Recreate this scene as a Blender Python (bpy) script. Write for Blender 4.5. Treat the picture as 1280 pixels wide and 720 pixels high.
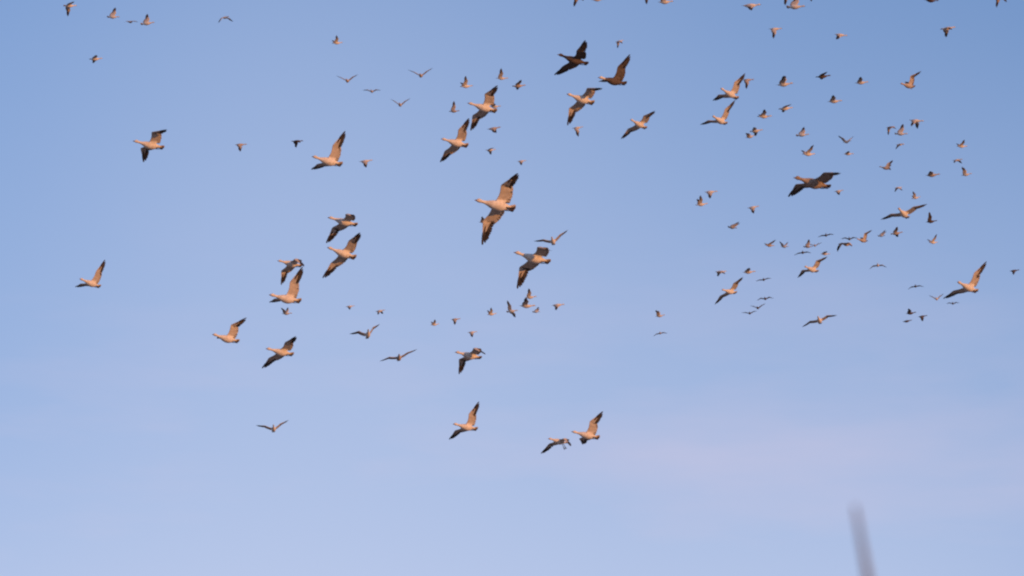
import bpy, bmesh, math, random
from mathutils import Vector, Matrix, Euler
R = math.radians

# ---------------------------------------------------------------- clean start
for o in list(bpy.data.objects):
    bpy.data.objects.remove(o, do_unlink=True)
scene = bpy.context.scene
C = scene.collection

# ---------------------------------------------------------------- camera
CAM_EL = 22.0
cd = bpy.data.cameras.new('camera')
cd.sensor_fit = 'HORIZONTAL'; cd.sensor_width = 36.0
cd.lens = 18.0 / math.tan(R(5.0))
cd.clip_start = 0.1; cd.clip_end = 60000
cd.dof.use_dof = True; cd.dof.focus_distance = 190.0; cd.dof.aperture_fstop = 15.0
cam = bpy.data.objects.new('camera', cd); C.objects.link(cam)
cam.location = (0, 0, 1.5); cam.rotation_euler = (R(90 + CAM_EL), 0, 0)
scene.camera = cam

# ---------------------------------------------------------------- sky and sun
SUN_AZ = -42.0     # degrees from +X towards +Y: low, behind the camera and to its right
SUN_EL = 8.0
w = bpy.data.worlds.new('World'); scene.world = w; w.use_nodes = True
nt = w.node_tree; N = nt.nodes; L = nt.links
for n in list(N): N.remove(n)
out = N.new('ShaderNodeOutputWorld'); bg = N.new('ShaderNodeBackground')
sky = N.new('ShaderNodeTexSky'); sky.sky_type = 'NISHITA'; sky.sun_disc = False
sky.sun_elevation = R(SUN_EL); sky.sun_rotation = R(90 - SUN_AZ)
sky.altitude = 0; sky.air_density = 1.0; sky.dust_density = 1.0; sky.ozone_density = 1.5
# the sky's own colour, white-balanced for the low sun, under a thin uneven veil of high cloud thickening towards the horizon
tint = N.new('ShaderNodeMix'); tint.data_type = 'RGBA'; tint.blend_type = 'MULTIPLY'; tint.inputs[0].default_value = 1.0
L.new(sky.outputs[0], tint.inputs[6]); tint.inputs[7].default_value = (0.57, 0.625, 0.83, 1)
tc = N.new('ShaderNodeTexCoord'); sp = N.new('ShaderNodeSeparateXYZ'); L.new(tc.outputs['Generated'], sp.inputs[0])
vm = N.new('ShaderNodeMapping'); vm.inputs['Scale'].default_value = (5, 5, 5); L.new(tc.outputs['Generated'], vm.inputs['Vector'])
vn = N.new('ShaderNodeTexNoise'); vn.noise_dimensions = '4D'; vn.inputs['Scale'].default_value = 1.0; vn.inputs['Detail'].default_value = 1.0; vn.inputs['W'].default_value = 6.8
L.new(vm.outputs[0], vn.inputs['Vector'])
m1 = N.new('ShaderNodeMath'); m1.operation = 'MULTIPLY_ADD'; L.new(vn.outputs['Fac'], m1.inputs[0]); m1.inputs[1].default_value = 1.55; m1.inputs[2].default_value = 1.45
m2 = N.new('ShaderNodeMath'); m2.operation = 'MULTIPLY_ADD'; m2.use_clamp = True
L.new(sp.outputs['Z'], m2.inputs[0]); m2.inputs[1].default_value = -5.22; L.new(m1.outputs[0], m2.inputs[2])
veil = N.new('ShaderNodeMix'); veil.data_type = 'RGBA'
L.new(m2.outputs[0], veil.inputs[0]); L.new(tint.outputs[2], veil.inputs[6]); veil.inputs[7].default_value = (1.83, 2.07, 2.78, 1)
# faint pink streaks of cirrus
mp = N.new('ShaderNodeMapping'); mp.inputs['Rotation'].default_value = (0, R(-6), 0); mp.inputs['Scale'].default_value = (9, 9, 40)
L.new(tc.outputs['Generated'], mp.inputs['Vector'])
nz = N.new('ShaderNodeTexNoise'); nz.noise_dimensions = '4D'; nz.inputs['W'].default_value = 76.7; nz.inputs['Scale'].default_value = 1.0; nz.inputs['Detail'].default_value = 5.0; nz.inputs['Roughness'].default_value = 0.55
L.new(mp.outputs[0], nz.inputs['Vector'])
nr = N.new('ShaderNodeMapRange'); nr.inputs['From Min'].default_value = 0.47; nr.inputs['From Max'].default_value = 0.78
nr.inputs['To Min'].default_value = 0.0; nr.inputs['To Max'].default_value = 0.5
L.new(nz.outputs['Fac'], nr.inputs['Value'])
wm = N.new('ShaderNodeMapRange'); wm.interpolation_type = 'SMOOTHSTEP'; wm.inputs['From Min'].default_value = 0.395; wm.inputs['From Max'].default_value = 0.345
L.new(sp.outputs['Z'], wm.inputs['Value'])
wk = N.new('ShaderNodeMath'); wk.operation = 'MULTIPLY'; L.new(nr.outputs[0], wk.inputs[0]); L.new(wm.outputs[0], wk.inputs[1])
wisp = N.new('ShaderNodeMix'); wisp.data_type = 'RGBA'
L.new(wk.outputs[0], wisp.inputs[0]); L.new(veil.outputs[2], wisp.inputs[6]); wisp.inputs[7].default_value = (2.25, 1.98, 2.50, 1)
bg.inputs['Strength'].default_value = 0.15
L.new(wisp.outputs[2], bg.inputs['Color'])
L.new(bg.outputs[0], out.inputs['Surface'])

sd = bpy.data.lights.new('sun', 'SUN'); sd.energy = 2.15; sd.angle = R(0.6); sd.color = (1.0, 0.435, 0.125)
sun = bpy.data.objects.new('sun', sd); C.objects.link(sun)
S = Vector((math.cos(R(SUN_EL)) * math.cos(R(SUN_AZ)), math.cos(R(SUN_EL)) * math.sin(R(SUN_AZ)), math.sin(R(SUN_EL))))
sun.rotation_euler = S.to_track_quat('Z', 'Y').to_euler()
sun.location = (40, -40, 30)

vs = scene.view_settings
vs.view_transform = 'Standard'; vs.look = 'None'; vs.gamma = 1.0; vs.exposure = 1.0; vs.use_curve_mapping = False
scene.render.engine = 'CYCLES'
scene.cycles.pixel_filter_type = 'BLACKMAN_HARRIS'; scene.cycles.filter_width = 2.2

# ---------------------------------------------------------------- materials
def mat(name, c1, c2, scale=14.0, rough=0.85, detail=5.0, bump=0.0, stretch=(1, 1, 1), spec=0.15):
    m = bpy.data.materials.new(name); m.use_nodes = True
    n = m.node_tree.nodes; l = m.node_tree.links
    p = n['Principled BSDF']; p.inputs['Roughness'].default_value = rough
    p.inputs['Specular IOR Level'].default_value = spec
    tc = n.new('ShaderNodeTexCoord'); mp = n.new('ShaderNodeMapping'); mp.inputs['Scale'].default_value = stretch
    tx = n.new('ShaderNodeTexNoise'); tx.inputs['Scale'].default_value = scale; tx.inputs['Detail'].default_value = detail
    oi = n.new('ShaderNodeObjectInfo'); ad = n.new('ShaderNodeVectorMath'); ad.operation = 'ADD'
    l.new(tc.outputs['Object'], mp.inputs['Vector']); l.new(mp.outputs[0], ad.inputs[0]); l.new(oi.outputs['Random'], ad.inputs[1])
    l.new(ad.outputs[0], tx.inputs['Vector'])
    rp = n.new('ShaderNodeValToRGB')
    rp.color_ramp.elements[0].position = 0.35; rp.color_ramp.elements[0].color = (*c1, 1)
    rp.color_ramp.elements[1].position = 0.65; rp.color_ramp.elements[1].color = (*c2, 1)
    l.new(tx.outputs['Fac'], rp.inputs['Fac']); l.new(rp.outputs['Color'], p.inputs['Base Color'])
    if bump:
        bp = n.new('ShaderNodeBump'); bp.inputs['Strength'].default_value = bump; bp.inputs['Distance'].default_value = 0.004
        l.new(tx.outputs['Fac'], bp.inputs['Height']); l.new(bp.outputs[0], p.inputs['Normal'])
    return m
M = {
    'white':  mat('white_plumage', (.47, .415, .365), (.62, .56, .50), 18, bump=.25),
    'under':  mat('grey_tan_underwing', (.35, .295, .255), (.47, .405, .355), 15, bump=.2),
    'cream':  mat('pale_grey_flight_feathers', (.26, .225, .20), (.38, .335, .30), 16),
    'black':  mat('black_primaries', (.022, .016, .014), (.055, .040, .034), 22, rough=.6, spec=.3),
    'tail':   mat('grey_tail', (.28, .23, .20), (.46, .39, .35), 20),
    'young':  mat('greyish_plumage', (.28, .225, .19), (.42, .35, .30), 16, bump=.25),
    'youngf': mat('greyish_flight_feathers', (.14, .115, .10), (.23, .19, .17), 16),
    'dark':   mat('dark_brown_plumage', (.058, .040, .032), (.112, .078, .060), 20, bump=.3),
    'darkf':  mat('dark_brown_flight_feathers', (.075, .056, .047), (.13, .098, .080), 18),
    'grey':   mat('grey_brown_plumage', (.19, .145, .115), (.31, .245, .20), 15, bump=.3),
    'greyf':  mat('grey_brown_flight_feathers', (.20, .165, .14), (.30, .25, .215), 18),
    'bill':   mat('dark_pink_bill', (.06, .030, .027), (.12, .055, .046), 30, rough=.45, spec=.4),
    'foot':   mat('dusky_foot', (.022, .014, .014), (.05, .03, .027), 30, rough=.6),
    'eye':    mat('dark_eye', (.008, .006, .005), (.012, .010, .008), 30, rough=.15, spec=.5),
    'reed':   mat('dry_reed', (.14, .125, .13), (.26, .235, .24), 9, stretch=(6, 6, .6), bump=.3),
    'leaf':   mat('dry_reed_leaf', (.24, .185, .12), (.36, .29, .20), 9),
    'ground': mat('straw_marsh_ground', (.28, .235, .175), (.48, .42, .34), .35, rough=.95, bump=.4),
}

# ---------------------------------------------------------------- ground (below the frame, warms the bellies)
bm = bmesh.new()
rings = [0.0, 3, 10, 40, 160, 700, 3000, 12000, 40000]
SEG = 48
rnd = random.Random(4)
prev = [bm.verts.new((0, 0, 0))]
for r_ in rings[1:]:
    cur = [bm.verts.new((r_ * math.cos(2 * math.pi * k / SEG), r_ * math.sin(2 * math.pi * k / SEG), 0 if r_ < 5 else rnd.uniform(-.06, .06))) for k in range(SEG)]
    for k in range(SEG):
        a = cur[k]; b_ = cur[(k + 1) % SEG]
        if len(prev) == 1: bm.faces.new((prev[0], a, b_))
        else: bm.faces.new((prev[k], a, b_, prev[(k + 1) % SEG]))
    prev = cur
me = bpy.data.meshes.new('ground'); bm.to_mesh(me); bm.free(); me.materials.append(M['ground'])
g = bpy.data.objects.new('ground', me); C.objects.link(g); g['kind'] = 'structure'

# ---------------------------------------------------------------- the goose
def obj(name, bm_, mats, parent, smooth=True):
    bmesh.ops.recalc_face_normals(bm_, faces=bm_.faces)
    me_ = bpy.data.meshes.new(name); bm_.to_mesh(me_); bm_.free()
    for m_ in mats: me_.materials.append(m_)
    if smooth:
        me_.polygons.foreach_set('use_smooth', [True] * len(me_.polygons))
    o_ = bpy.data.objects.new(name, me_); C.objects.link(o_); o_.parent = parent
    return o_

# body stations from head to tail: x, centre height, half width, half height
ST = [(.388, .021, .011, .012), (.381, .023, .019, .021), (.364, .028, .029, .030), (.341, .031, .035, .037), (.314, .029, .033, .034),
      (.290, .024, .027, .028), (.264, .020, .0255, .027), (.235, .017, .028, .030), (.205, .013, .035, .037), (.172, .008, .044, .046),
      (.138, .003, .058, .060), (.100, -.002, .071, .072), (.068, -.005, .079, .080), (.040, -.007, .084, .085), (.010, -.009, .087, .088),
      (-.020, -.010, .088, .089), (-.050, -.010, .087, .087), (-.080, -.009, .084, .082), (-.110, -.006, .078, .074), (-.145, -.002, .070, .063),
      (-.180, .002, .060, .050), (-.215, .006, .049, .037), (-.250, .009, .038, .025), (-.280, .011, .028, .015), (-.300, .012, .016, .008)]
NS = 16
I0, I1 = 13, 18          # rings between which the wing grows out of the flank
ROOT = (.045, .062, .03); L1, L2 = .30, .43

def lerp(a, b_, t): return a + (b_ - a) * t

def wing_frame(side, a, s1, h, s2):
    r_ = Vector((ROOT[0], side * ROOT[1], ROOT[2]))
    e1 = Vector((math.sin(s1), side * math.cos(s1) * math.cos(a), math.cos(s1) * math.sin(a)))
    b_ = a + h
    e2 = Vector((-math.sin(s2), side * math.cos(s2) * math.cos(b_), math.cos(s2) * math.sin(b_)))
    def chord(e):
        c = Vector((-1, 0, 0)); c = c - e * c.dot(e); return c.normalized()
    c1 = chord(e1); c2 = chord(e2)
    n1 = e1.cross(c1) * side; n2 = e2.cross(c2) * side
    return r_, e1, e2, c1, c2, n1, n2

def blade(bm_, base, tip, n, width, camber=.008, mi=0):
    u = tip - base; l_ = u.length; u = u / l_
    v = n.cross(u).normalized(); n = u.cross(v).normalized()
    prof = ((0, .6), (.3, 1.0), (.78, 1.0), (.94, .80), (1.0, .38))
    rows = []
    for t, wd in prof:
        p = base + u * l_ * t + n * camber * math.sin(math.pi * t)
        hw = width * wd * .5
        rows.append([bm_.verts.new(p - v * hw), bm_.verts.new(p + n * .0014 * (1.1 - t)), bm_.verts.new(p + v * hw), bm_.verts.new(p - n * .0014 * (1.1 - t))])
    for i in range(len(rows) - 1):
        for k in range(4):
            f = bm_.faces.new((rows[i][k], rows[i][(k + 1) % 4], rows[i + 1][(k + 1) % 4], rows[i + 1][k])); f.material_index = mi
    bm_.faces.new(rows[0]); bm_.faces.new(rows[-1][::-1])

def wing_point(fr, s):
    # leading edge, chord direction and normal at s: 0 shoulder, 1 wrist, 2 end of the hand
    r_, e1, e2, c1, c2, n1, n2 = fr
    wv = r_ + e1 * L1
    hand = L2 * .50
    if s <= 1:
        p = r_ + e1 * L1 * s
        p = p + c1 * (.030 * math.sin(math.pi * s))          # fold of skin in front of the elbow
    else:
        p = wv + e2 * hand * (s - 1)
    t = min(max((s - .7) / .6, 0), 1); t = t * t * (3 - 2 * t)
    if .85 < s < 1.15:                                        # round the wrist
        k = 1 - abs(s - 1) / .15
        p = p + (c1 + c2) * .5 * .010 * k
    return p, c1.lerp(c2, t).normalized(), n1.lerp(n2, t).normalized()

def make_goose(k, label, morph, loc, rot, wl, wr, near, feet, group):
    rnd = random.Random(k * 17 + 3)
    root = bpy.data.objects.new('snow_goose', None); C.objects.link(root)
    root.location = loc; root.rotation_euler = rot; root.empty_display_size = .2
    root['label'] = label; root['category'] = 'goose'; root['group'] = group
    head_m, body_m, wing_m, sec_m, pri_m, tail_m = {
        'w': ('white', 'white', 'under', 'cream', 'black', 'tail'), 'g': ('young', 'young', 'young', 'youngf', 'black', 'youngf'),
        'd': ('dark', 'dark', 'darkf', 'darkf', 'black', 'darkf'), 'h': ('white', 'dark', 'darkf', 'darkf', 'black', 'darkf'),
        'k': ('grey', 'grey', 'greyf', 'greyf', 'black', 'darkf')}[morph]
    fat = rnd.uniform(.97, 1.05)
    # --- body, neck, head and the fleshy fore-part of both wings: one continuous skin
    bm_ = bmesh.new(); G = []
    hb = rnd.uniform(-.006, .010)
    for (x, z, ry, rz) in ST:
        hz = hb * max(0, (x - .2) / .18)
        ff = fat if x < .2 else 1
        G.append([bm_.verts.new((x, ry * ff * math.cos(2 * math.pi * j / NS), z + hz + rz * ff * math.sin(2 * math.pi * j / NS))) for j in range(NS)])
    hole = {1: (0, 1), -1: (6, 7)}
    for i in range(len(G) - 1):
        for j in range(NS):
            if I0 <= i < I1 and (j in hole[1] or j in hole[-1]): continue
            f = bm_.faces.new((G[i][j], G[i + 1][j], G[i + 1][(j + 1) % NS], G[i][(j + 1) % NS]))
            f.material_index = 1 if ST[i][0] > .24 else 0
    bm_.faces.new(G[0][::-1]).material_index = 1; bm_.faces.new(G[-1])
    frames = {}
    nn = I1 - I0 + 1
    for side, pr in ((1, wl), (-1, wr)):
        fr = wing_frame(side, *pr); frames[side] = fr
        top, mid, bot = (2, 1, 0) if side == 1 else (6, 7, 8)
        loop = [G[i][top] for i in range(I0, I1 + 1)] + [G[I1][mid]] + [G[i][bot] for i in range(I1, I0 - 1, -1)] + [G[I0][mid]]
        secs = (.12, .26, .42, .58, .74, .88, 1.0, 1.12, 1.3, 1.5, 1.7, 1.88, 2.0) if near else (.15, .4, .7, 1.0, 1.25, 1.6, 2.0)
        for s in secs:
            p, c, n = wing_point(fr, s)
            ch = lerp(.228, .180, min(s, 1)) if s <= 1 else lerp(.180, .062, (s - 1) ** .9)
            th = lerp(.040, .022, min(s, 1)) if s <= 1 else lerp(.022, .007, s - 1)
            cur = []
            for q in range(nn):
                f = .04 + .92 * q / (nn - 1)
                cur.append(bm_.verts.new(p + c * ch * f + n * (th * .62 * math.sqrt(f) * (1 - f) * 2.0 + .002 + .012 * math.sin(math.pi * f))))
            cur.append(bm_.verts.new(p + c * ch))
            for q in range(nn - 1, -1, -1):
                f = .04 + .92 * q / (nn - 1)
                cur.append(bm_.verts.new(p + c * ch * f + n * (-th * .38 * math.sqrt(f) * (1 - f) * 2.0 - .002 + .012 * math.sin(math.pi * f))))
            cur.append(bm_.verts.new(p))
            m_ = len(loop)
            for q in range(m_):
                bm_.faces.new((loop[q], loop[(q + 1) % m_], cur[(q + 1) % m_], cur[q])).material_index = 0 if s < .2 else 2
            loop = cur
        bm_.faces.new(loop).material_index = 2
    obj('body', bm_, [M[body_m], M[head_m], M[wing_m]], root)
    # --- flight feathers
    np_, ns_ = (10, 14) if near else (7, 8)
    for side in (1, -1):
        fr = frames[side]; r_, e1, e2, c1, c2, n1, n2 = fr
        wv = r_ + e1 * L1
        bm_ = bmesh.new()
        for i in range(ns_):
            s = (i + .3) / ns_ * 1.04
            p, c, n = wing_point(fr, s)
            full = lerp(.270, .218, min(s, 1)) + rnd.uniform(-.006, .006)
            d = (c + (e1 if s < 1 else e2) * lerp(.02, .22, s)).normalized()
            base = p + c * .10 + n * .009
            blade(bm_, base, p + d * full - n * (.006 - .0007 * (i % 2)), n, .36 / ns_ * 2.4, .004)
        obj('secondary_feathers', bm_, [M[sec_m]], root)
        bm_ = bmesh.new()
        for i in range(np_):
            f = i / (np_ - 1)
            base = wv + e2 * lerp(.0, L2 * .46, f) + c2 * lerp(.070, .016, f) + n2 * lerp(.010, .003, f)
            al = lerp(.060, L2, f ** .78) + rnd.uniform(-.008, .006) * (f < .95)
            bk = .208 * (1 - f) ** .62 + rnd.uniform(-.004, .004)
            gap = .012 if f > .6 else 0
            tip = wv + e2 * al + c2 * (bk + gap * (1 - f)) + n2 * (-.005 + .010 * f - .0006 * i)
            nb = n1.lerp(n2, min(1, .3 + f * 1.4)).normalized()
            blade(bm_, base, tip, nb, lerp(.054, .042, f) * (10 / np_) ** .8, .004)
        obj('primary_feathers', bm_, [M[pri_m]], root)
    # --- tail fan
    bm_ = bmesh.new(); spread = rnd.uniform(24, 34); nt_ = 9 if near else 6
    for i in range(nt_):
        f = i / (nt_ - 1) * 2 - 1; an = R(spread * f)
        base = Vector((-.235, .016 * f, .012)); l_ = .142 - .018 * abs(f)
        blade(bm_, base, base + Vector((-l_ * math.cos(an), l_ * math.sin(an), .004 - .0022 * (i % 2))), Vector((0, 0, 1)), .040 * 9 / nt_, .002)
    obj('tail', bm_, [M[tail_m]], root)
    # --- bill
    bm_ = bmesh.new(); rows = []
    for (x, z, ry, rz) in ((.372, .022, .0125, .0165), (.388, .0205, .0125, .0150), (.405, .0185, .0105, .0105), (.420, .0165, .0085, .0065), (.430, .015, .0045, .003)):
        hz = hb * max(0, (x - .2) / .18)
        rows.append([bm_.verts.new((x, ry * math.cos(2 * math.pi * j / 8), z + hz + rz * math.sin(2 * math.pi * j / 8))) for j in range(8)])
    for i in range(4):
        for j in range(8): bm_.faces.new((rows[i][j], rows[i][(j + 1) % 8], rows[i + 1][(j + 1) % 8], rows[i + 1][j]))
    bm_.faces.new(rows[0]); bm_.faces.new(rows[-1])
    obj('bill', bm_, [M['bill']], root)
    if near:
        for sg in (1, -1):
            bm_ = bmesh.new(); bmesh.ops.create_icosphere(bm_, subdivisions=1, radius=.0045, matrix=Matrix.Translation((.352, sg * .032, .040 + hb * .9)))
            obj('eye', bm_, [M['eye']], root)
            # foot: thin shank and a folded web, tucked under the tail or dangling
            bm_ = bmesh.new()
            if feet: pts = [Vector((-.16, sg * .030, -.045)), Vector((-.20, sg * .034, -.105)), Vector((-.225, sg * .036, -.150)), Vector((-.262, sg * .040, -.205))]
            else: pts = [Vector((-.15, sg * .028, -.050)), Vector((-.215, sg * .030, -.044)), Vector((-.275, sg * .028, -.026)), Vector((-.345, sg * .030, -.014))]
            wd = (.014, .011, .017, .030); rows = []
            for p, w_ in zip(pts, wd):
                rows.append([bm_.verts.new(p + Vector((0, w_, 0))), bm_.verts.new(p + Vector((0, 0, .009))), bm_.verts.new(p - Vector((0, w_, 0))), bm_.verts.new(p - Vector((0, 0, .009)))])
            for i in range(3):
                for j in range(4): bm_.faces.new((rows[i][j], rows[i][(j + 1) % 4], rows[i + 1][(j + 1) % 4], rows[i + 1][j]))
            bm_.faces.new(rows[0]); bm_.faces.new(rows[-1])
            obj('foot', bm_, [M['foot']], root)
    return root

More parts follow.
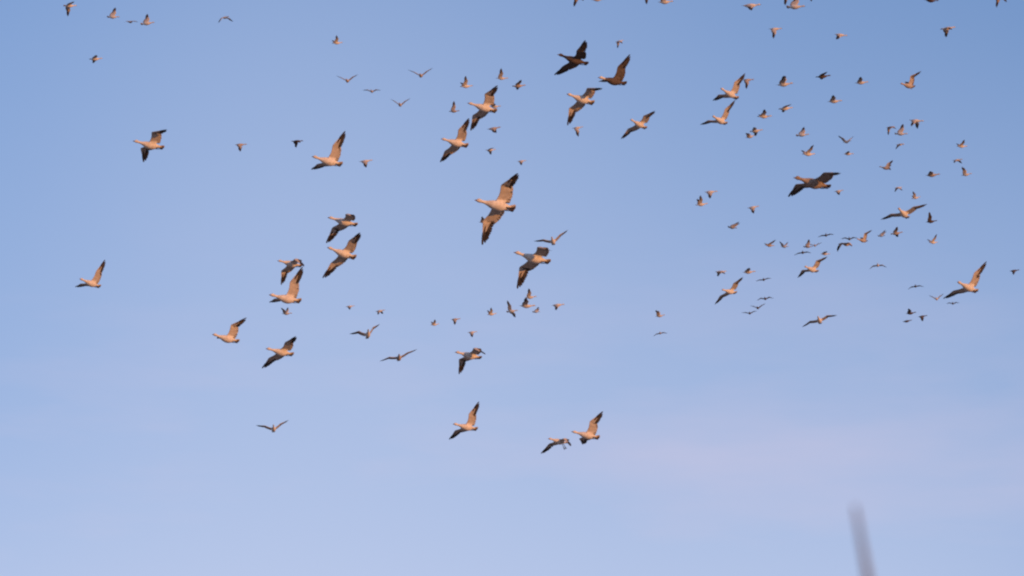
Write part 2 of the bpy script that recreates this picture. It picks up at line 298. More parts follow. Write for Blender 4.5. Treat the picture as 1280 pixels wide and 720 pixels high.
# label | plumage | nearer and finer | feet down | x y z | yaw pitch roll | left wing: flap sweep hand-bend hand-sweep | right wing (degrees)
FLOCK = [
    ('white goose flying left, alone in upper left sky, black tips on bent wings', 'w', 1, 0, (-8.53, 126.46, 56.22), (206.5, 0.7, 9.1), (22.2, 10.2, -34.0, 36.3), (13.8, 7.9, -36.5, 32.0)),
    ('white goose flying left, long wing raised, between two tiny dark-winged geese', 'w', 1, 0, (-4.06, 118.79, 52.51), (215.2, -1.0, 19.1), (33.6, -0.2, -7.9, 21.4), (27.5, 1.5, -3.3, 16.1)),
    ('upper white goose of the overlapping pair, its lower wingtip touching the goose below', 'w', 1, 0, (-0.70, 130.34, 58.89), (206.8, 4.2, 20.6), (16.4, 15.9, -19.0, 23.0), (-1.2, 14.9, -16.8, 19.2)),
    ("lower white goose of the overlapping pair, its raised wingtip crossing the upper one's wing", 'w', 1, 0, (-1.43, 135.98, 60.40), (211.3, 1.0, 23.0), (13.2, 11.7, -2.7, 16.1), (-2.7, 14.6, 5.1, 14.5)),
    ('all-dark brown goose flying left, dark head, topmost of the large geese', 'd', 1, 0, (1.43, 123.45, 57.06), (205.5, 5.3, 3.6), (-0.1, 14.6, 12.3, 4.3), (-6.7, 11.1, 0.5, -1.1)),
    ('dark-bodied goose with a pale white head, one long brown wing raised', 'h', 1, 0, (2.40, 126.78, 58.01), (211.9, -2.2, 10.2), (36.1, 0.5, -9.5, 23.8), (35.0, 7.3, -6.7, 21.3)),
    ('white goose with drooping bent wings just below the two dark geese', 'w', 1, 0, (1.63, 125.90, 57.15), (216.4, 1.9, 20.6), (-2.0, 9.6, -31.6, 23.7), (-12.2, 16.1, -19.8, 21.7)),
    ('slim white goose on a steep diagonal, right of and below the two dark geese', 'w', 1, 0, (3.97, 167.82, 74.82), (230.2, 1.5, 15.2), (7.3, 24.5, -11.7, 11.1), (-5.8, 16.2, -11.4, 13.9)),
    ('upper of two matching white geese, its wingtip over a tiny dark-winged goose', 'w', 1, 0, (6.34, 155.82, 70.54), (228.8, 3.7, 13.9), (38.2, 11.5, -3.7, 27.3), (22.2, 8.9, -8.5, 29.9)),
    ("lower of two matching white geese, raised wingtip touching the upper one's tail", 'w', 1, 0, (6.07, 156.53, 70.01), (237.5, -4.8, 13.1), (37.6, 11.3, -4.0, 27.7), (22.7, 9.3, -8.5, 29.9)),
    ("largest goose of all, wings spread wide above and below, near the picture's centre", 'w', 1, 0, (-0.26, 91.57, 40.01), (210.9, -1.4, 30.5), (13.0, 4.7, -31.0, 14.1), (-7.8, 11.1, -19.2, 15.7)),
    ('large goose with grey breast and drooping wings, right below the small goose facing us', 'w', 1, 0, (0.41, 104.06, 44.16), (208.4, 2.4, 9.3), (-1.9, 14.0, -32.8, 14.6), (-12.5, 15.2, -36.4, 12.7)),
    ('pale goose flying head-on with thin spread wings, just above the grey-breasted large goose', 'w', 1, 0, (1.57, 208.01, 87.47), (-95.7, -1.5, 10.6), (31.3, 10.4, -4.6, 24.4), (20.5, 10.2, -8.5, 27.4)),
    ('goose with far wing folded over its back, lower wing ragged, above a spread-winged goose', 'w', 1, 0, (-4.04, 129.57, 55.56), (207.7, 2.6, 5.7), (-4.5, 17.2, -29.8, 7.2), (-9.0, 18.0, -28.9, 2.0)),
    ('white goose with both wings spread diagonally, just below the ragged-winged goose', 'w', 1, 0, (-3.91, 124.92, 52.83), (215.5, 4.4, 21.0), (6.0, 6.1, -15.6, 6.6), (-10.3, 9.7, -10.7, 1.7)),
    ('goose with both wings arched down, just above the goose with one wing straight up', 'w', 1, 0, (-6.19, 151.50, 63.44), (212.2, -1.6, 9.0), (-16.9, 11.4, -38.3, 22.5), (-18.9, 15.2, -24.0, 20.7)),
    ('goose with one long wing straight up behind the tail of the arched-wing goose', 'w', 1, 0, (-4.78, 115.01, 47.72), (214.6, -3.6, 18.8), (37.2, -0.3, -14.7, 19.9), (37.2, 6.8, -8.6, 19.9)),
    ('white goose in left of sky showing a single raised wing with black tip', 'w', 1, 0, (-7.00, 133.56, 54.12), (217.6, -1.3, 14.6), (37.4, 0.1, -26.9, 37.8), (43.5, 2.9, -13.7, 36.2)),
    ('white goose with grey-tinged spread wings, lower right of the single-winged goose', 'w', 1, 0, (-5.69, 134.03, 53.95), (213.8, -1.3, 12.2), (2.9, 11.0, -9.1, 10.6), (-3.9, 17.4, -2.7, 8.2)),
    ('leftmost goose at mid height, one slim wing raised', 'w', 1, 0, (-11.91, 153.33, 63.59), (226.4, 0.2, 16.0), (34.7, -0.2, 1.2, 15.9), (27.7, 4.4, -4.0, 22.9)),
    ('thin-winged goose facing us in lower left sky, alone beneath all its neighbours', 'w', 1, 0, (-9.80, 225.16, 86.22), (-87.7, -0.2, 6.7), (31.1, 10.2, -5.0, 26.2), (23.9, 10.2, -7.1, 25.8)),
    ('small white goose facing us with raised black-tipped wings bent like arms', 'w', 1, 0, (-5.49, 207.27, 83.33), (-84.7, 3.3, 13.4), (43.4, 11.9, -14.6, 37.4), (29.1, 11.2, -19.8, 38.7)),
    ('greyish goose facing us with straight thin wings tilted in one line', 'g', 1, 0, (-4.21, 202.96, 80.69), (-87.0, -5.4, 10.4), (19.9, 11.6, -6.0, 18.5), (7.1, 14.4, -15.2, 29.3)),
    ('white goose with far wing curved behind its tail and near wing hanging straight down', 'w', 1, 0, (-1.11, 141.20, 56.66), (210.6, -0.6, 3.2), (2.3, 9.0, -43.0, 26.3), (-1.8, 11.7, -44.6, 22.2)),
    ('white goose low in the centre, wings in a wide V, flying left by itself', 'w', 1, 0, (-1.21, 144.33, 55.86), (216.6, -2.8, 18.7), (32.9, 6.6, -6.4, 20.6), (16.4, 11.0, -13.9, 14.2)),
    ('goose with its dark feet dangling, front one of the lowest pair', 'w', 1, 1, (1.46, 171.67, 65.68), (218.2, -2.6, -1.0), (-10.7, 13.6, -37.6, 11.0), (-6.0, 12.8, -28.6, -6.5)),
    ('white goose with a tall raised wing, rear one of the lowest pair', 'w', 1, 0, (1.90, 139.77, 53.92), (205.5, 2.6, 21.6), (33.5, -1.5, -10.6, 36.4), (25.6, -1.2, -2.5, 40.4)),
    ('large grey-brown goose with down-curved wings and dark fingered wingtip, on the right', 'k', 1, 0, (5.35, 95.69, 42.17), (213.1, -0.6, 0.2), (5.2, 1.2, -22.4, 11.8), (7.5, 19.2, -16.7, 19.4)),
    ('white goose facing us with long level black-tipped wings, below the grey-brown goose', 'w', 1, 0, (11.54, 159.15, 68.16), (-114.4, -0.7, 5.7), (12.8, 10.1, -7.3, 24.4), (6.7, 9.8, -9.2, 25.2)),
    ('white goose with curved black-tipped wings amid the crowded right-hand flock', 'w', 1, 0, (10.41, 188.27, 78.26), (231.4, -5.5, 10.8), (27.5, 13.3, -22.1, 28.7), (14.8, 9.1, -27.2, 31.9)),
    ('white goose with steeply slanted wings, left of the dark silhouettes in a row', 'w', 1, 0, (7.51, 187.35, 77.06), (228.1, -9.5, 16.5), (15.5, 16.3, -13.9, 10.3), (-0.1, 13.5, -13.8, 14.9)),
    ('white goose facing us with gently arched wings, lowest on the right side', 'w', 1, 0, (12.23, 216.44, 87.55), (-100.2, -1.0, 10.9), (13.2, 12.3, -18.0, 26.0), (2.3, 11.9, -18.3, 24.3)),
    ('biggest goose at the right edge, wings stretched in a long diagonal', 'w', 1, 0, (10.73, 127.66, 53.09), (230.7, -1.4, 18.3), (31.8, 8.5, -0.2, 29.0), (14.5, 7.6, -4.9, 21.0)),
    ('small goose at the top left corner with one wing hanging straight down', 'w', 0, 0, (-24.69, 297.04, 138.50), (19.6, 8.4, -6.9), (-17.4, 16.3, -12.8, 13.6), (-9.2, 15.8, -9.8, 13.4)),
    ('small orange-lit goose with raised dark wing, first of three in the top left row', 'w', 0, 0, (-23.32, 311.11, 144.27), (-15.9, -7.3, -16.0), (91.3, 12.5, -3.5, 20.2), (96.4, 12.4, -3.0, 20.4)),
    ('tiny flat-winged goose between two raised-wing geese at top left', 'g', 0, 0, (-31.49, 439.94, 202.95), (-44.1, -10.4, 12.5), (12.3, 13.8, -17.8, 6.7), (0.3, 7.0, -17.7, 19.7)),
    ('small orange-lit goose with raised dark wing, last of three in the top left row', 'w', 0, 0, (-19.59, 286.05, 132.39), (-14.1, 1.3, -17.7), (91.8, 10.6, -3.7, 24.5), (97.1, 10.7, -3.1, 24.5)),
    ('tiny goose alone beneath the top left row, wings half spread', 'w', 0, 0, (-24.56, 314.95, 143.31), (9.7, 6.3, 3.5), (4.3, 11.5, -8.5, 21.7), (0.7, 11.6, -9.6, 21.4)),
    ('tiny white-backed goose with both wings curved down, near the top edge on the left', 'w', 0, 0, (-20.39, 378.54, 175.18), (-44.0, -9.1, 12.7), (-12.4, 10.0, -17.3, 9.0), (-26.1, 1.9, -26.8, 21.0)),
    ('tiny pink goose above the row of V-winged silhouettes', 'w', 0, 0, (-12.31, 375.55, 171.83), (16.5, 9.9, 5.0), (38.1, 3.0, -3.9, 32.8), (33.7, 3.5, -5.4, 34.1)),
    ('dark V-winged goose, leftmost of the thin-winged silhouettes left of centre', 'g', 0, 0, (-9.63, 312.66, 140.88), (-97.9, -12.0, -0.5), (34.2, 13.1, -6.0, 28.4), (31.0, 11.6, -5.0, 19.9)),
    ('tiny goose with M-shaped thin wings among the V-winged silhouettes', 'g', 0, 0, (-10.89, 415.46, 185.81), (-96.2, -7.0, -0.9), (19.6, 13.8, -23.8, 28.7), (21.2, 12.1, -21.2, 25.1)),
    ('dark V-winged goose, highest of the thin-winged silhouettes left of centre', 'g', 0, 0, (-4.75, 278.39, 125.90), (-94.7, -13.7, 1.5), (34.1, 10.5, -4.8, 24.7), (31.8, 10.2, -5.1, 23.1)),
    ('dark V-winged goose, lowest and rightmost of the V silhouettes left of centre', 'g', 0, 0, (-6.86, 328.32, 146.25), (-95.9, -10.8, -1.2), (37.4, 11.0, -4.8, 26.4), (36.8, 10.6, -4.4, 23.0)),
    ('tiny pink goose with raised wings just above the overlapping pair of large geese', 'w', 0, 0, (-2.68, 313.52, 140.91), (14.6, 9.1, 2.9), (42.3, 5.1, -3.4, 30.2), (40.0, 5.3, -4.3, 31.2)),
    ('tiny goose with one upright wing, directly right of and above the overlapping pair', 'w', 0, 0, (-0.64, 331.62, 149.50), (1.6, -0.5, 18.4), (59.8, 11.0, -5.0, 21.8), (55.1, 11.0, -5.5, 21.9)),
    ('tiny cross-shaped goose between the overlapping pair and the drooping-winged goose', 'g', 0, 0, (0.38, 304.13, 136.76), (7.5, 6.7, 1.4), (8.5, 17.2, -8.2, 12.0), (7.3, 17.1, -8.3, 11.2)),
    ("tiny dark goose with one upright wing, left of the overlapping pair's upper goose", 'g', 0, 0, (-4.06, 375.32, 166.48), (-17.1, -4.3, 3.6), (91.2, 11.1, -3.0, 19.7), (90.1, 11.4, -3.1, 19.2)),
    ("tiny goose mostly hidden behind the tail of the overlapping pair's upper goose", 'w', 0, 0, (-1.13, 351.80, 156.48), (-1.2, 2.0, 19.7), (22.2, 9.4, -7.2, 25.0), (16.9, 9.4, -7.8, 25.0)),
    ("tiny goose with dark lowered wing, nearest below the overlapping pair's upper tail", 'g', 0, 0, (-1.03, 297.85, 131.38), (-6.9, 5.8, 20.3), (-14.6, 18.0, -9.3, 10.0), (-20.2, 18.0, -9.9, 9.9)),
    ("tiny pink goose with lowered wing, right of the overlapping pair's lower tail", 'w', 0, 0, (-1.63, 409.07, 178.10), (9.1, 7.7, 2.1), (-4.0, 22.5, -10.3, 2.3), (-5.3, 21.6, -10.0, 2.3)),
    ('tiny pale goose directly above the raised wingtip of the largest goose', 'w', 0, 0, (0.76, 438.00, 189.60), (-3.9, 4.3, 18.2), (-20.2, 11.4, -9.6, 21.6), (-25.1, 11.4, -10.1, 21.5)),
    ('tiny goose with hanging wing just under the drooping-winged goose by the dark pair', 'w', 0, 0, (4.55, 373.81, 164.56), (-6.7, 4.3, 16.2), (-53.8, 12.3, -11.2, 19.3), (-58.0, 12.3, -11.6, 19.2)),
    ("tiny pink goose directly above the white-headed dark goose's raised wingtip", 'w', 0, 0, (9.32, 462.92, 211.62), (17.3, 19.8, 1.5), (-31.2, 7.1, -11.9, 24.9), (-33.8, 9.5, -13.2, 22.7)),
    ('goose cut by the top edge left of centre-top, only its lowered wingtip showing', 'g', 0, 0, (3.30, 261.70, 122.78), (19.7, 10.6, 5.2), (-31.4, 7.5, -11.9, 24.8), (-37.7, 9.6, -14.0, 22.5)),
    ('goose cut by the top edge showing a sliver of belly above the two dark geese', 'w', 0, 0, (4.45, 276.68, 129.47), (-1.2, 1.7, 20.3), (53.7, 10.7, -5.3, 22.4), (48.4, 10.7, -5.9, 22.5)),
    ('goose above the top edge showing only one dark wingtip, left of an orange belly', 'g', 0, 0, (7.83, 308.02, 144.30), (-2.7, 1.7, 18.9), (-47.2, 10.3, -10.8, 22.9), (-52.0, 10.2, -11.3, 22.7)),
    ('goose cut by the top edge with a bright orange belly, right of a lone wingtip', 'w', 0, 0, (7.57, 263.01, 123.01), (-1.3, 2.1, 20.3), (55.6, 12.1, -5.2, 20.0), (50.3, 12.2, -5.8, 20.1)),
    ('long goose with a dark lowered wing near the top edge, above the two matching geese', 'w', 0, 0, (9.61, 214.24, 100.32), (-4.2, 0.6, 21.3), (-9.2, 15.0, -9.0, 15.5), (-15.0, 15.0, -9.6, 15.5)),
    ('goose cut by the top edge, dark wing hanging left of an orange-bodied goose', 'g', 0, 0, (16.83, 325.70, 152.44), (-0.7, 1.8, 17.2), (-55.1, 7.1, -11.1, 27.3), (-59.5, 7.1, -11.5, 27.1)),
    ('orange-bodied goose cut by the top edge on the right, next to a hanging dark wing', 'w', 0, 0, (11.40, 214.17, 100.23), (-17.6, -5.5, -19.9), (92.4, 11.4, -3.6, 22.9), (98.4, 11.5, -3.0, 22.9)),
    ('goose above the top edge showing only a speck of wingtip, right of the orange-bodied one', 'g', 0, 0, (18.43, 326.93, 153.23), (-4.7, 1.2, 18.3), (-49.0, 10.7, -10.9, 22.1), (-53.7, 10.7, -11.4, 22.0)),
    ('small goose with wing straight down, upper right, below the orange-bodied goose at top', 'w', 0, 0, (15.07, 305.44, 140.91), (-1.9, 0.5, 19.0), (-44.0, 8.6, -10.7, 25.6), (-48.9, 8.5, -11.1, 25.4)),
    ('tiny white-backed goose with lowered dark wings, upper right, right of the straight-down wing goose', 'w', 0, 0, (18.98, 308.11, 141.75), (3.5, -7.0, 20.8), (-18.4, 4.4, -9.4, 31.9), (-24.0, 4.3, -9.9, 31.9)),
    ('tiny goose tucked behind the raised wingtip of the upper matching goose', 'g', 0, 0, (14.85, 337.09, 151.83), (-1.9, 1.2, 18.0), (-45.1, 8.7, -10.7, 25.3), (-49.7, 8.7, -11.2, 25.2)),
    ('small orange goose with a dark upright wing, right of the upper matching goose', 'w', 0, 0, (12.28, 241.44, 108.95), (-7.3, 3.2, 20.8), (37.2, 17.4, -6.2, 11.0), (31.6, 17.5, -6.9, 11.0)),
    ('tiny dark goose with half-raised wings, between two orange-bodied geese at upper right', 'd', 0, 0, (15.73, 270.58, 122.36), (5.4, 8.3, 6.1), (8.6, 19.5, -7.9, 7.8), (2.6, 19.2, -9.3, 7.1)),
    ('tiny pale orange goose with short pale raised wing, left of the hook-winged goose', 'w', 0, 0, (19.47, 298.29, 134.36), (-3.5, 2.7, 20.1), (30.9, 12.6, -6.7, 19.7), (25.5, 12.6, -7.2, 19.8)),
    ('goose with one long wing hooked over to the right, alone at upper right', 'g', 0, 0, (14.35, 193.82, 87.71), (226.1, -8.8, 20.4), (42.7, -2.8, -42.0, 39.3), (75.9, -27.4, -36.9, 57.9)),
    ('tiny brown goose with hanging wing, high and alone near the right top corner', 'w', 0, 0, (21.71, 265.58, 122.75), (5.3, 10.7, 6.0), (-14.8, 15.8, -11.2, 14.7), (-20.4, 15.4, -12.4, 14.4)),
    ('dark goose cut by the top edge near the right, only its belly showing', 'd', 0, 0, (22.44, 284.76, 133.14), (-2.3, -3.3, 20.3), (52.4, 10.6, -5.4, 22.6), (47.0, 10.6, -6.0, 22.7)),
    ('goose cut by the top edge at far right, two lowered wingtips showing', 'g', 0, 0, (25.58, 278.26, 130.45), (23.0, 12.2, 3.5), (-41.9, 6.6, -11.2, 21.7), (-47.6, 10.9, -13.5, 17.0)),
    ('tiny goose with one wing up and one down, right of the lower matching goose', 'w', 0, 0, (14.10, 276.37, 123.14), (11.6, 10.6, 4.9), (5.4, 20.5, -8.6, 6.3), (1.2, 20.2, -9.1, 4.6)),
    ("tiny pink goose with raised wing directly right of the lower matching goose's tail", 'w', 0, 0, (13.02, 276.76, 122.86), (10.3, 5.2, 8.1), (26.6, 5.2, -5.1, 30.5), (18.3, 5.4, -7.7, 31.3)),
    ('upper tiny goose of a touching pair below the two matching geese', 'w', 0, 0, (14.43, 317.37, 139.74), (-7.1, 5.9, 1.8), (1.0, 9.2, -9.1, 25.3), (-0.9, 9.5, -9.7, 24.9)),
    ('lower tiny goose of a touching pair below the two matching geese', 'w', 0, 0, (16.78, 378.04, 165.72), (-14.2, 11.3, 20.7), (32.2, 3.1, -6.7, 33.6), (26.6, 3.2, -7.2, 33.6)),
    ('tiny goose with dark raised wing, second above the large grey-brown goose', 'w', 0, 0, (16.24, 300.50, 132.14), (-22.0, -4.4, -26.9), (90.0, 11.8, -3.8, 22.2), (98.1, 11.8, -2.9, 22.3)),
    ('tiny pink goose with two raised wings directly above the large grey-brown goose', 'w', 0, 0, (15.90, 288.27, 125.70), (22.6, 9.3, 6.2), (34.8, 9.7, -3.8, 22.3), (28.5, 12.3, -5.4, 17.8)),
    ('tiny pale orange goose with short dark raised wing, right of the one-up one-down goose', 'w', 0, 0, (16.70, 277.56, 124.07), (-3.5, 1.7, 20.1), (30.6, 11.3, -6.7, 21.9), (25.2, 11.3, -7.3, 21.9)),
    ('tiny pink goose with both wings up in a V, above a plump pink goose', 'w', 0, 0, (21.80, 349.68, 153.04), (-53.2, -9.8, 7.4), (38.2, 10.1, -3.0, 20.7), (30.3, 8.0, -5.1, 23.2)),
    ('tiny plump pink goose with wing foreshortened, just below the pink V-winged goose', 'w', 0, 0, (24.18, 386.63, 168.10), (-0.3, 0.7, 19.1), (19.9, 14.0, -7.3, 17.3), (14.7, 14.0, -7.9, 17.3)),
    ('tiny goose with arched lowered wings, left of three bunched at upper right', 'g', 0, 0, (30.32, 429.85, 189.05), (25.4, 15.8, -3.7), (-27.1, 10.3, -18.0, 15.0), (-25.5, 10.9, -25.0, 5.9)),
    ('tiny orange goose with upright dark wing, middle of three bunched at upper right', 'w', 0, 0, (22.07, 304.73, 134.05), (-21.1, -9.6, -16.5), (91.1, 12.5, -3.5, 20.5), (96.4, 12.4, -3.0, 20.7)),
    ('tiny goose with two dark lowered wings, right of three bunched at upper right', 'w', 0, 0, (20.91, 277.47, 122.93), (-15.5, -11.9, 10.9), (-20.4, 10.5, -11.0, 22.6), (-31.9, 10.0, -14.2, 23.0)),
    ('tiny goose with bent lowered wing directly under the bunch of three at upper right', 'w', 0, 0, (33.01, 456.81, 199.22), (23.1, 14.1, 3.7), (-12.8, 6.9, -9.8, 25.8), (-16.8, 9.8, -11.3, 22.5)),
    ('tiny goose with two parallel wings slanting up, right of the plump pink goose', 'g', 0, 0, (22.98, 331.37, 143.34), (162.0, 19.9, 22.4), (85.1, -6.4, 2.2, 37.7), (68.8, 8.8, -2.0, 23.7)),
    ('tiny pink goose with dark raised wings, highest of three at the right edge side', 'w', 0, 0, (30.25, 361.35, 157.76), (17.0, 7.5, 7.6), (32.6, 8.5, -4.2, 25.3), (25.0, 9.8, -6.4, 23.7)),
    ('tiny white-backed goose with drooped wings, middle of three at the right edge side', 'w', 0, 0, (32.69, 394.77, 171.12), (-27.4, -3.5, 12.0), (-7.9, 15.3, -9.0, 13.8), (-21.8, 14.8, -13.7, 15.9)),
    ('tiny orange goose with wing raised backward, lowest of three at the right edge side', 'w', 0, 0, (32.17, 381.19, 164.16), (-13.9, 5.4, 15.3), (64.3, 2.1, -13.9, 29.9), (58.4, 1.7, -15.2, 30.0)),
    ('tiny brown long-necked goose, left of the lowest of three at the right side', 'g', 0, 0, (21.94, 281.09, 121.42), (-6.2, 2.8, 19.6), (21.7, 8.9, -7.2, 25.7), (16.4, 8.9, -7.8, 25.7)),
    ('tiny goose with hanging wing, upper of two close together below the matching geese', 'w', 0, 0, (11.40, 309.60, 132.53), (-3.3, 0.9, 18.8), (-25.4, 11.2, -9.8, 21.9), (-30.5, 11.1, -10.3, 21.9)),
    ('tiny goose with raised dark wings, lower of two close together below the matching geese', 'w', 0, 0, (11.53, 328.38, 139.65), (6.1, 9.3, 8.2), (46.5, 8.0, -2.4, 26.2), (38.2, 8.1, -4.8, 26.6)),
    ('tiny white-backed goose with a dark lowered wing, alone left of the grey-brown goose', 'w', 0, 0, (15.38, 344.66, 146.30), (-7.7, 7.4, 18.7), (-26.8, 12.3, -9.9, 20.2), (-31.8, 12.3, -10.4, 20.1)),
    ('tiny goose with one wing slanting up, alone below the dark-lowered-wing white-backed goose', 'g', 0, 0, (14.84, 364.40, 153.12), (-36.2, -20.6, -36.5), (85.7, 17.7, -3.1, 5.6), (98.1, 17.3, -1.8, 6.6)),
    ('tiny pink goose right behind the tail of the large grey-brown goose', 'w', 0, 0, (25.44, 420.03, 179.34), (-9.1, 4.7, 18.4), (-18.6, 13.1, -9.5, 18.8), (-23.6, 13.1, -10.0, 18.7)),
    ('tiny brown goose with slanted raised wing, left one of a side-by-side pair', 'g', 0, 0, (18.00, 378.12, 157.47), (29.2, 7.0, 6.7), (27.8, 13.7, -4.5, 16.0), (20.9, 16.3, -5.9, 9.3)),
    ('tiny pale goose with V-raised wings, right one of a side-by-side pair', 'w', 0, 0, (22.76, 452.11, 187.88), (-32.8, -11.2, 10.2), (41.8, 10.4, -2.4, 20.3), (31.1, 7.3, -5.4, 24.7)),
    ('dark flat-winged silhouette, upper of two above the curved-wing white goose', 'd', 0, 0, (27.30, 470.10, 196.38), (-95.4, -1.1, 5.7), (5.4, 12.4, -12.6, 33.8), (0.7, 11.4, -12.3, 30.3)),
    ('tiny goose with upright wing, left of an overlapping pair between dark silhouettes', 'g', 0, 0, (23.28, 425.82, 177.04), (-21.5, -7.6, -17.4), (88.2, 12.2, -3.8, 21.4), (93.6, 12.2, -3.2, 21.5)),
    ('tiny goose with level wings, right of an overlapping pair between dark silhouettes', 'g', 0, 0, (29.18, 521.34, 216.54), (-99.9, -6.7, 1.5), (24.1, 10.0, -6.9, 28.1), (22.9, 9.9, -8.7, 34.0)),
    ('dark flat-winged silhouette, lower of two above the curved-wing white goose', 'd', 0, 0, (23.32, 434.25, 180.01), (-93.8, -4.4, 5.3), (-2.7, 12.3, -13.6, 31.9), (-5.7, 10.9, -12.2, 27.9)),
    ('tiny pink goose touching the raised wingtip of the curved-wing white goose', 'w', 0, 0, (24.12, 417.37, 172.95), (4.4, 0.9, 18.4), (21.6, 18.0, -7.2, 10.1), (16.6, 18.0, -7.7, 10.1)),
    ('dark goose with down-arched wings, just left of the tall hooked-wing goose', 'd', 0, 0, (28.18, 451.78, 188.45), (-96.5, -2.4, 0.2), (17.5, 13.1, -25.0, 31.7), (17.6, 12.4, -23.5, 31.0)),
    ('grey goose with one wing hanging down, below the dark down-arched goose', 'g', 0, 0, (17.59, 284.72, 119.01), (35.5, 3.2, 9.8), (-0.7, -10.8, -52.0, 11.3), (-6.0, -3.3, -32.7, 26.3)),
    ('small grey goose with tall wing hooked rightward, amid the right-hand flock', 'g', 0, 0, (17.46, 269.41, 112.90), (226.1, -8.8, 20.4), (42.7, -2.8, -42.0, 39.3), (75.9, -27.4, -36.9, 57.9)),
    ('tiny pale goose with one slanted wing, between hooked-wing goose and cross-shaped goose', 'w', 0, 0, (30.99, 453.77, 189.56), (-41.0, -12.2, -31.3), (85.2, 16.2, -3.3, 9.2), (95.7, 15.9, -2.2, 10.1)),
    ('small dark cross-shaped goose below the level-winged white goose', 'g', 0, 0, (24.20, 340.26, 142.68), (-5.0, 7.4, -1.7), (8.9, 18.6, -8.3, 8.8), (10.8, 19.1, -7.7, 7.9)),
    ("tiny white-backed goose with dark lowered wings, above the level-winged white goose's head", 'w', 0, 0, (35.19, 490.93, 209.70), (22.8, 13.7, 10.8), (-19.4, 12.6, -10.9, 18.6), (-28.5, 14.2, -12.7, 14.4)),
    ("tiny pink goose with wings raised back, above the level-winged white goose's right wing", 'w', 0, 0, (33.69, 449.76, 191.32), (0.2, 12.9, 2.8), (42.1, 1.1, -3.6, 35.4), (39.8, 0.2, -4.5, 37.8)),
    ('small all-dark goose with upright wing, right of the level-winged white goose', 'd', 0, 0, (27.61, 355.83, 149.98), (-5.2, 5.2, 16.4), (62.7, 11.1, -4.8, 21.4), (58.5, 11.2, -5.2, 21.5)),
    ('tiny pink goose with raised wings directly below the small all-dark upright-winged goose', 'w', 0, 0, (31.37, 402.78, 167.88), (27.4, 11.6, 1.3), (40.2, 9.2, -3.1, 20.9), (38.0, 12.9, -3.4, 13.5)),
    ('tiny goose with dark lowered wings above the steeply slanted white goose', 'w', 0, 0, (13.53, 351.53, 144.66), (15.2, 7.5, 10.3), (-9.9, 16.9, -10.3, 12.8), (-19.1, 16.8, -12.3, 11.2)),
    ('tiny orange goose with small raised wing, above the topmost of four dark silhouettes', 'w', 0, 0, (13.56, 310.70, 128.01), (-0.8, 3.1, 18.6), (23.3, 15.3, -7.1, 15.0), (18.2, 15.3, -7.6, 15.0)),
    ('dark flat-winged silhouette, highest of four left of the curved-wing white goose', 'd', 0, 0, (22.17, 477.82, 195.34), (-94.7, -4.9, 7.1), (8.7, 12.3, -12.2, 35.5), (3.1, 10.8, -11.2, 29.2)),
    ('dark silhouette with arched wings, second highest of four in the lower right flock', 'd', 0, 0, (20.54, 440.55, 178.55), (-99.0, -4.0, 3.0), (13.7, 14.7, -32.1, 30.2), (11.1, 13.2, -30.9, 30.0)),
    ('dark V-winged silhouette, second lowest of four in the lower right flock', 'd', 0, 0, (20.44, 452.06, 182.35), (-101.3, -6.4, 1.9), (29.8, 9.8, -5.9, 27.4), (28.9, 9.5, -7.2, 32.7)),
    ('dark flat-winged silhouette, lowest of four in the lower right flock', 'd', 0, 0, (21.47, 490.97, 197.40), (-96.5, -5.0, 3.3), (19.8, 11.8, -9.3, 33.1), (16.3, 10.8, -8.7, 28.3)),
    ('small pale-bodied goose facing us with arched dark wings, right of the curved-wing goose', 'w', 0, 0, (27.66, 409.81, 168.92), (-94.4, -1.8, 2.8), (-7.7, 13.3, -22.4, 27.3), (-11.1, 13.5, -23.9, 26.8)),
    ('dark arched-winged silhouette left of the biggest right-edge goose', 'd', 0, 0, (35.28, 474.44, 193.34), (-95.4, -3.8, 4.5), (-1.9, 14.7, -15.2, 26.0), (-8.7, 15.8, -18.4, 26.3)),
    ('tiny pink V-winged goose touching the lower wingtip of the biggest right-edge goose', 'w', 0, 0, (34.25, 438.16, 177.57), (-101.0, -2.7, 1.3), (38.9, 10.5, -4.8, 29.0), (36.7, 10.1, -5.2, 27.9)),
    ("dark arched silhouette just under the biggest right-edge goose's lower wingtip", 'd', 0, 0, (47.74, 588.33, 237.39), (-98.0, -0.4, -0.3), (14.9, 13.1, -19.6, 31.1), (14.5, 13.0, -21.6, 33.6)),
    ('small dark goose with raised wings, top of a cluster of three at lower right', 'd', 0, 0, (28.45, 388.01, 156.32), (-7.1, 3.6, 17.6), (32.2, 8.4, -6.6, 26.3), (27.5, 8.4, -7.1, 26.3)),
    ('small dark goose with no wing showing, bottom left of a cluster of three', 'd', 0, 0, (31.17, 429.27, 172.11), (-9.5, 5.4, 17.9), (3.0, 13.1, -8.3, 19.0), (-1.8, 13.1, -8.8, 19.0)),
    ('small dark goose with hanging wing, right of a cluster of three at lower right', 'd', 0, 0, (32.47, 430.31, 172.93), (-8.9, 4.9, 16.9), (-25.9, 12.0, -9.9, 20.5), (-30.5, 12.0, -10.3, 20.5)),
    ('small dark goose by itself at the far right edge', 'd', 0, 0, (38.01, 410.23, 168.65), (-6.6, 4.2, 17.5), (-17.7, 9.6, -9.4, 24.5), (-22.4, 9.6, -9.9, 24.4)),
    ('tiny pink goose just below the goose with one wing straight up', 'w', 0, 0, (-15.96, 385.03, 155.10), (-20.0, -4.9, 13.8), (47.1, 5.2, -1.7, 30.1), (31.9, 3.6, -5.8, 30.9)),
    ('tiny pink goose, left of two in a row above the arm-winged goose', 'w', 0, 0, (-13.57, 454.42, 183.43), (-2.1, 4.1, 17.2), (-14.3, 11.6, -9.3, 21.4), (-18.9, 11.6, -9.7, 21.4)),
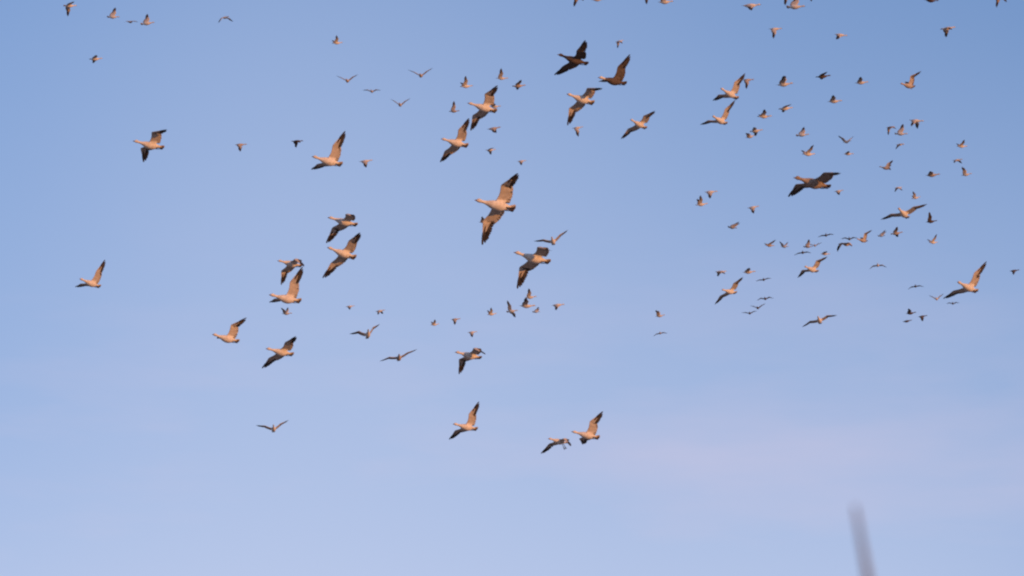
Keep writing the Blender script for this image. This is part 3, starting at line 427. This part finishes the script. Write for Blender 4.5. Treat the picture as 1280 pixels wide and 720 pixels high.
    ('tiny pink goose, right of two in a row above the arm-winged goose', 'w', 0, 0, (-10.15, 417.51, 168.28), (-16.2, 2.1, 14.7), (-9.6, 15.2, -9.2, 14.6), (-25.9, 15.4, -14.5, 14.9)),
    ('tiny goose with raised wings, first of a low row of three left of centre', 'w', 0, 0, (-6.51, 457.93, 183.19), (11.7, 11.2, 8.7), (35.8, 8.3, -3.7, 25.9), (26.9, 8.8, -6.4, 25.7)),
    ('tiny T-shaped goose with hanging wing, middle of a low row of three', 'g', 0, 0, (-4.35, 416.83, 167.32), (-1.3, 2.6, 16.7), (-29.0, 10.6, -10.0, 22.8), (-33.5, 10.6, -10.5, 22.8)),
    ('tiny goose with lowered wing directly above the goose with curved far wing', 'w', 0, 0, (-3.11, 423.13, 168.74), (-3.6, 3.6, 16.9), (-26.2, 12.1, -9.9, 20.5), (-30.7, 12.1, -10.3, 20.4)),
    ('tiny goose with raised wings, leftmost of the bunch below the grey-breasted goose', 'w', 0, 0, (-1.59, 427.50, 171.99), (12.1, 13.1, 7.4), (44.5, 5.2, -2.8, 29.7), (37.6, 5.8, -4.9, 30.2)),
    ('small goose, one wing high and one low, in the bunch below the grey-breasted goose', 'w', 0, 0, (-0.01, 340.16, 137.36), (-23.4, -1.5, -18.3), (11.2, 8.1, -8.8, 24.2), (29.0, 6.3, -3.3, 24.1)),
    ('small goose with an upright wing, top of the bunch below the grey-breasted goose', 'w', 0, 0, (1.17, 347.49, 141.25), (-1.0, 5.1, 17.0), (54.4, 11.3, -5.3, 21.4), (50.0, 11.4, -5.8, 21.4)),
    ('orange goose with dark raised wing, middle of the bunch below the grey-breasted goose', 'w', 0, 0, (0.68, 252.05, 102.43), (0.7, -0.6, 18.6), (36.1, 11.4, -6.4, 21.6), (31.1, 11.4, -6.9, 21.6)),
    ('tiny stubby goose, lowest of the bunch below the grey-breasted goose', 'w', 0, 0, (2.15, 486.03, 195.57), (-27.3, -8.6, -34.5), (84.4, 13.3, -3.9, 18.5), (94.8, 13.2, -2.8, 18.8)),
    ('tiny goose with hanging wing, rightmost of the bunch below the grey-breasted goose', 'w', 0, 0, (2.67, 318.01, 128.90), (-0.7, 3.6, 18.0), (-18.6, 7.9, -9.4, 27.0), (-23.4, 7.9, -9.9, 26.9)),
    ('tiny pink goose with raised wing, upper of a lone pair right of centre', 'w', 0, 0, (11.42, 419.71, 168.74), (-12.7, 4.0, 16.0), (52.4, -0.6, -14.9, 31.3), (46.7, -1.0, -16.2, 31.1)),
    ('tiny thin-winged goose, lower of a lone pair right of centre', 'g', 0, 0, (14.18, 521.23, 207.42), (-93.5, -2.3, 7.8), (-2.6, 12.9, -15.8, 31.5), (-9.4, 11.9, -16.5, 29.1)),
    ('tiny dark goose with hanging wing, alone right of the solitary upper left goose', 'g', 0, 0, (-17.19, 339.92, 148.61), (0.2, 1.2, 18.8), (-30.1, 12.5, -10.1, 19.7), (-35.1, 12.5, -10.6, 19.6)),
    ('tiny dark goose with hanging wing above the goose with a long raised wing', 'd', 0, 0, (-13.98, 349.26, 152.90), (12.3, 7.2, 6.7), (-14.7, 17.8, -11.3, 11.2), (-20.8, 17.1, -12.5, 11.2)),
    ('tiny pink goose with dark lowered wing, right of the goose with a long raised wing', 'w', 0, 0, (-8.19, 300.46, 130.53), (-2.7, 5.4, 19.5), (-23.4, 13.0, -9.7, 18.9), (-28.6, 13.0, -10.3, 18.8)),
    ('tiny goose half hidden behind the lower wing of the largest goose', 'g', 0, 0, (-2.02, 385.93, 162.52), (-2.6, 4.3, 18.3), (35.9, 8.9, -6.4, 25.5), (31.0, 9.0, -6.9, 25.5)),
]
for k, (lab, mo, near, feet, pos, ang, wl, wr) in enumerate(FLOCK):
    make_goose(k, lab, mo, pos, (R(ang[2]), R(-ang[1]), R(ang[0])), [R(v) for v in wl], [R(v) for v in wr], near, feet,
               'near geese in the flock' if near else 'distant geese in the flock')

# ---------------------------------------------------------------- dry reed close to the lens, out of focus
def tube(bm_, pts, rad, seg=10):
    rows = []
    for i, p in enumerate(pts):
        d = (pts[min(i + 1, len(pts) - 1)] - pts[max(i - 1, 0)]).normalized()
        a_ = d.cross(Vector((0, 1, 0))).normalized(); b_ = d.cross(a_).normalized()
        rows.append([bm_.verts.new(p + (a_ * math.cos(2 * math.pi * j / seg) + b_ * math.sin(2 * math.pi * j / seg)) * rad[i]) for j in range(seg)])
    for i in range(len(rows) - 1):
        for j in range(seg): bm_.faces.new((rows[i][j], rows[i][(j + 1) % seg], rows[i + 1][(j + 1) % seg], rows[i + 1][j]))
    bm_.faces.new(rows[0]); bm_.faces.new(rows[-1])
REED_TOP = Vector((0.2463, 3.9529, 2.9280)); REED_DIR = Vector((0.1461, 0.0000, -0.9893))   # tip and the direction down the stalk
reed = bpy.data.objects.new('reed', None); C.objects.link(reed)
reed['label'] = 'blurred grey-brown reed stalk leaning up from the bottom edge at right'; reed['category'] = 'reed'
pts = []; rad = []
Ht = REED_TOP.z
for i in range(41):
    t = i / 40
    z = Ht * (1 - t)
    lean = (Ht - z) / -REED_DIR.z
    ease = lean if lean < .5 else .5 + (lean - .5) * (1 - .35 * (lean - .5) / Ht)
    pts.append(Vector((REED_TOP.x + REED_DIR.x * ease, REED_TOP.y + REED_DIR.y * ease, z)))
    rad.append(.0022 + .0046 * min(1, t * 9) + .0010 * t if i else .0014)
reed.location = pts[-1]
def rel(ps): return [p - reed.location for p in ps]
bm = bmesh.new(); tube(bm, rel(pts), rad); obj('stem', bm, [M['reed']], reed)
for i in (8, 14, 20, 26, 32):
    bm = bmesh.new(); d = (pts[i + 1] - pts[i]).normalized()
    tube(bm, rel([pts[i] - d * .008, pts[i] - d * .003, pts[i] + d * .003, pts[i] + d * .008]), [rad[i] * 1.02, rad[i] * 1.28, rad[i] * 1.28, rad[i] * 1.02])
    obj('node', bm, [M['reed']], reed)
for i, az, ln in ((14, 30, .42), (20, 200, .5), (26, 110, .55)):
    bm = bmesh.new(); rows = []
    hd = Vector((math.cos(R(az)), math.sin(R(az)), 0)); sv = hd.cross(Vector((0, 0, 1)))
    for j in range(9):
        t = j / 8; p = pts[i] + hd * ln * t * .8 + Vector((0, 0, ln * (.35 * t - .62 * t * t)))
        wd = .011 * math.sin(math.pi * min(1, .12 + .88 * t)) + .001
        rows.append([bm.verts.new(p - reed.location + sv * wd), bm.verts.new(p - reed.location + Vector((0, 0, -.003))), bm.verts.new(p - reed.location - sv * wd), bm.verts.new(p - reed.location + Vector((0, 0, -.002)))])
    for j in range(8):
        for q in range(4): bm.faces.new((rows[j][q], rows[j][(q + 1) % 4], rows[j + 1][(q + 1) % 4], rows[j + 1][q]))
    obj('leaf', bm, [M['leaf']], reed)
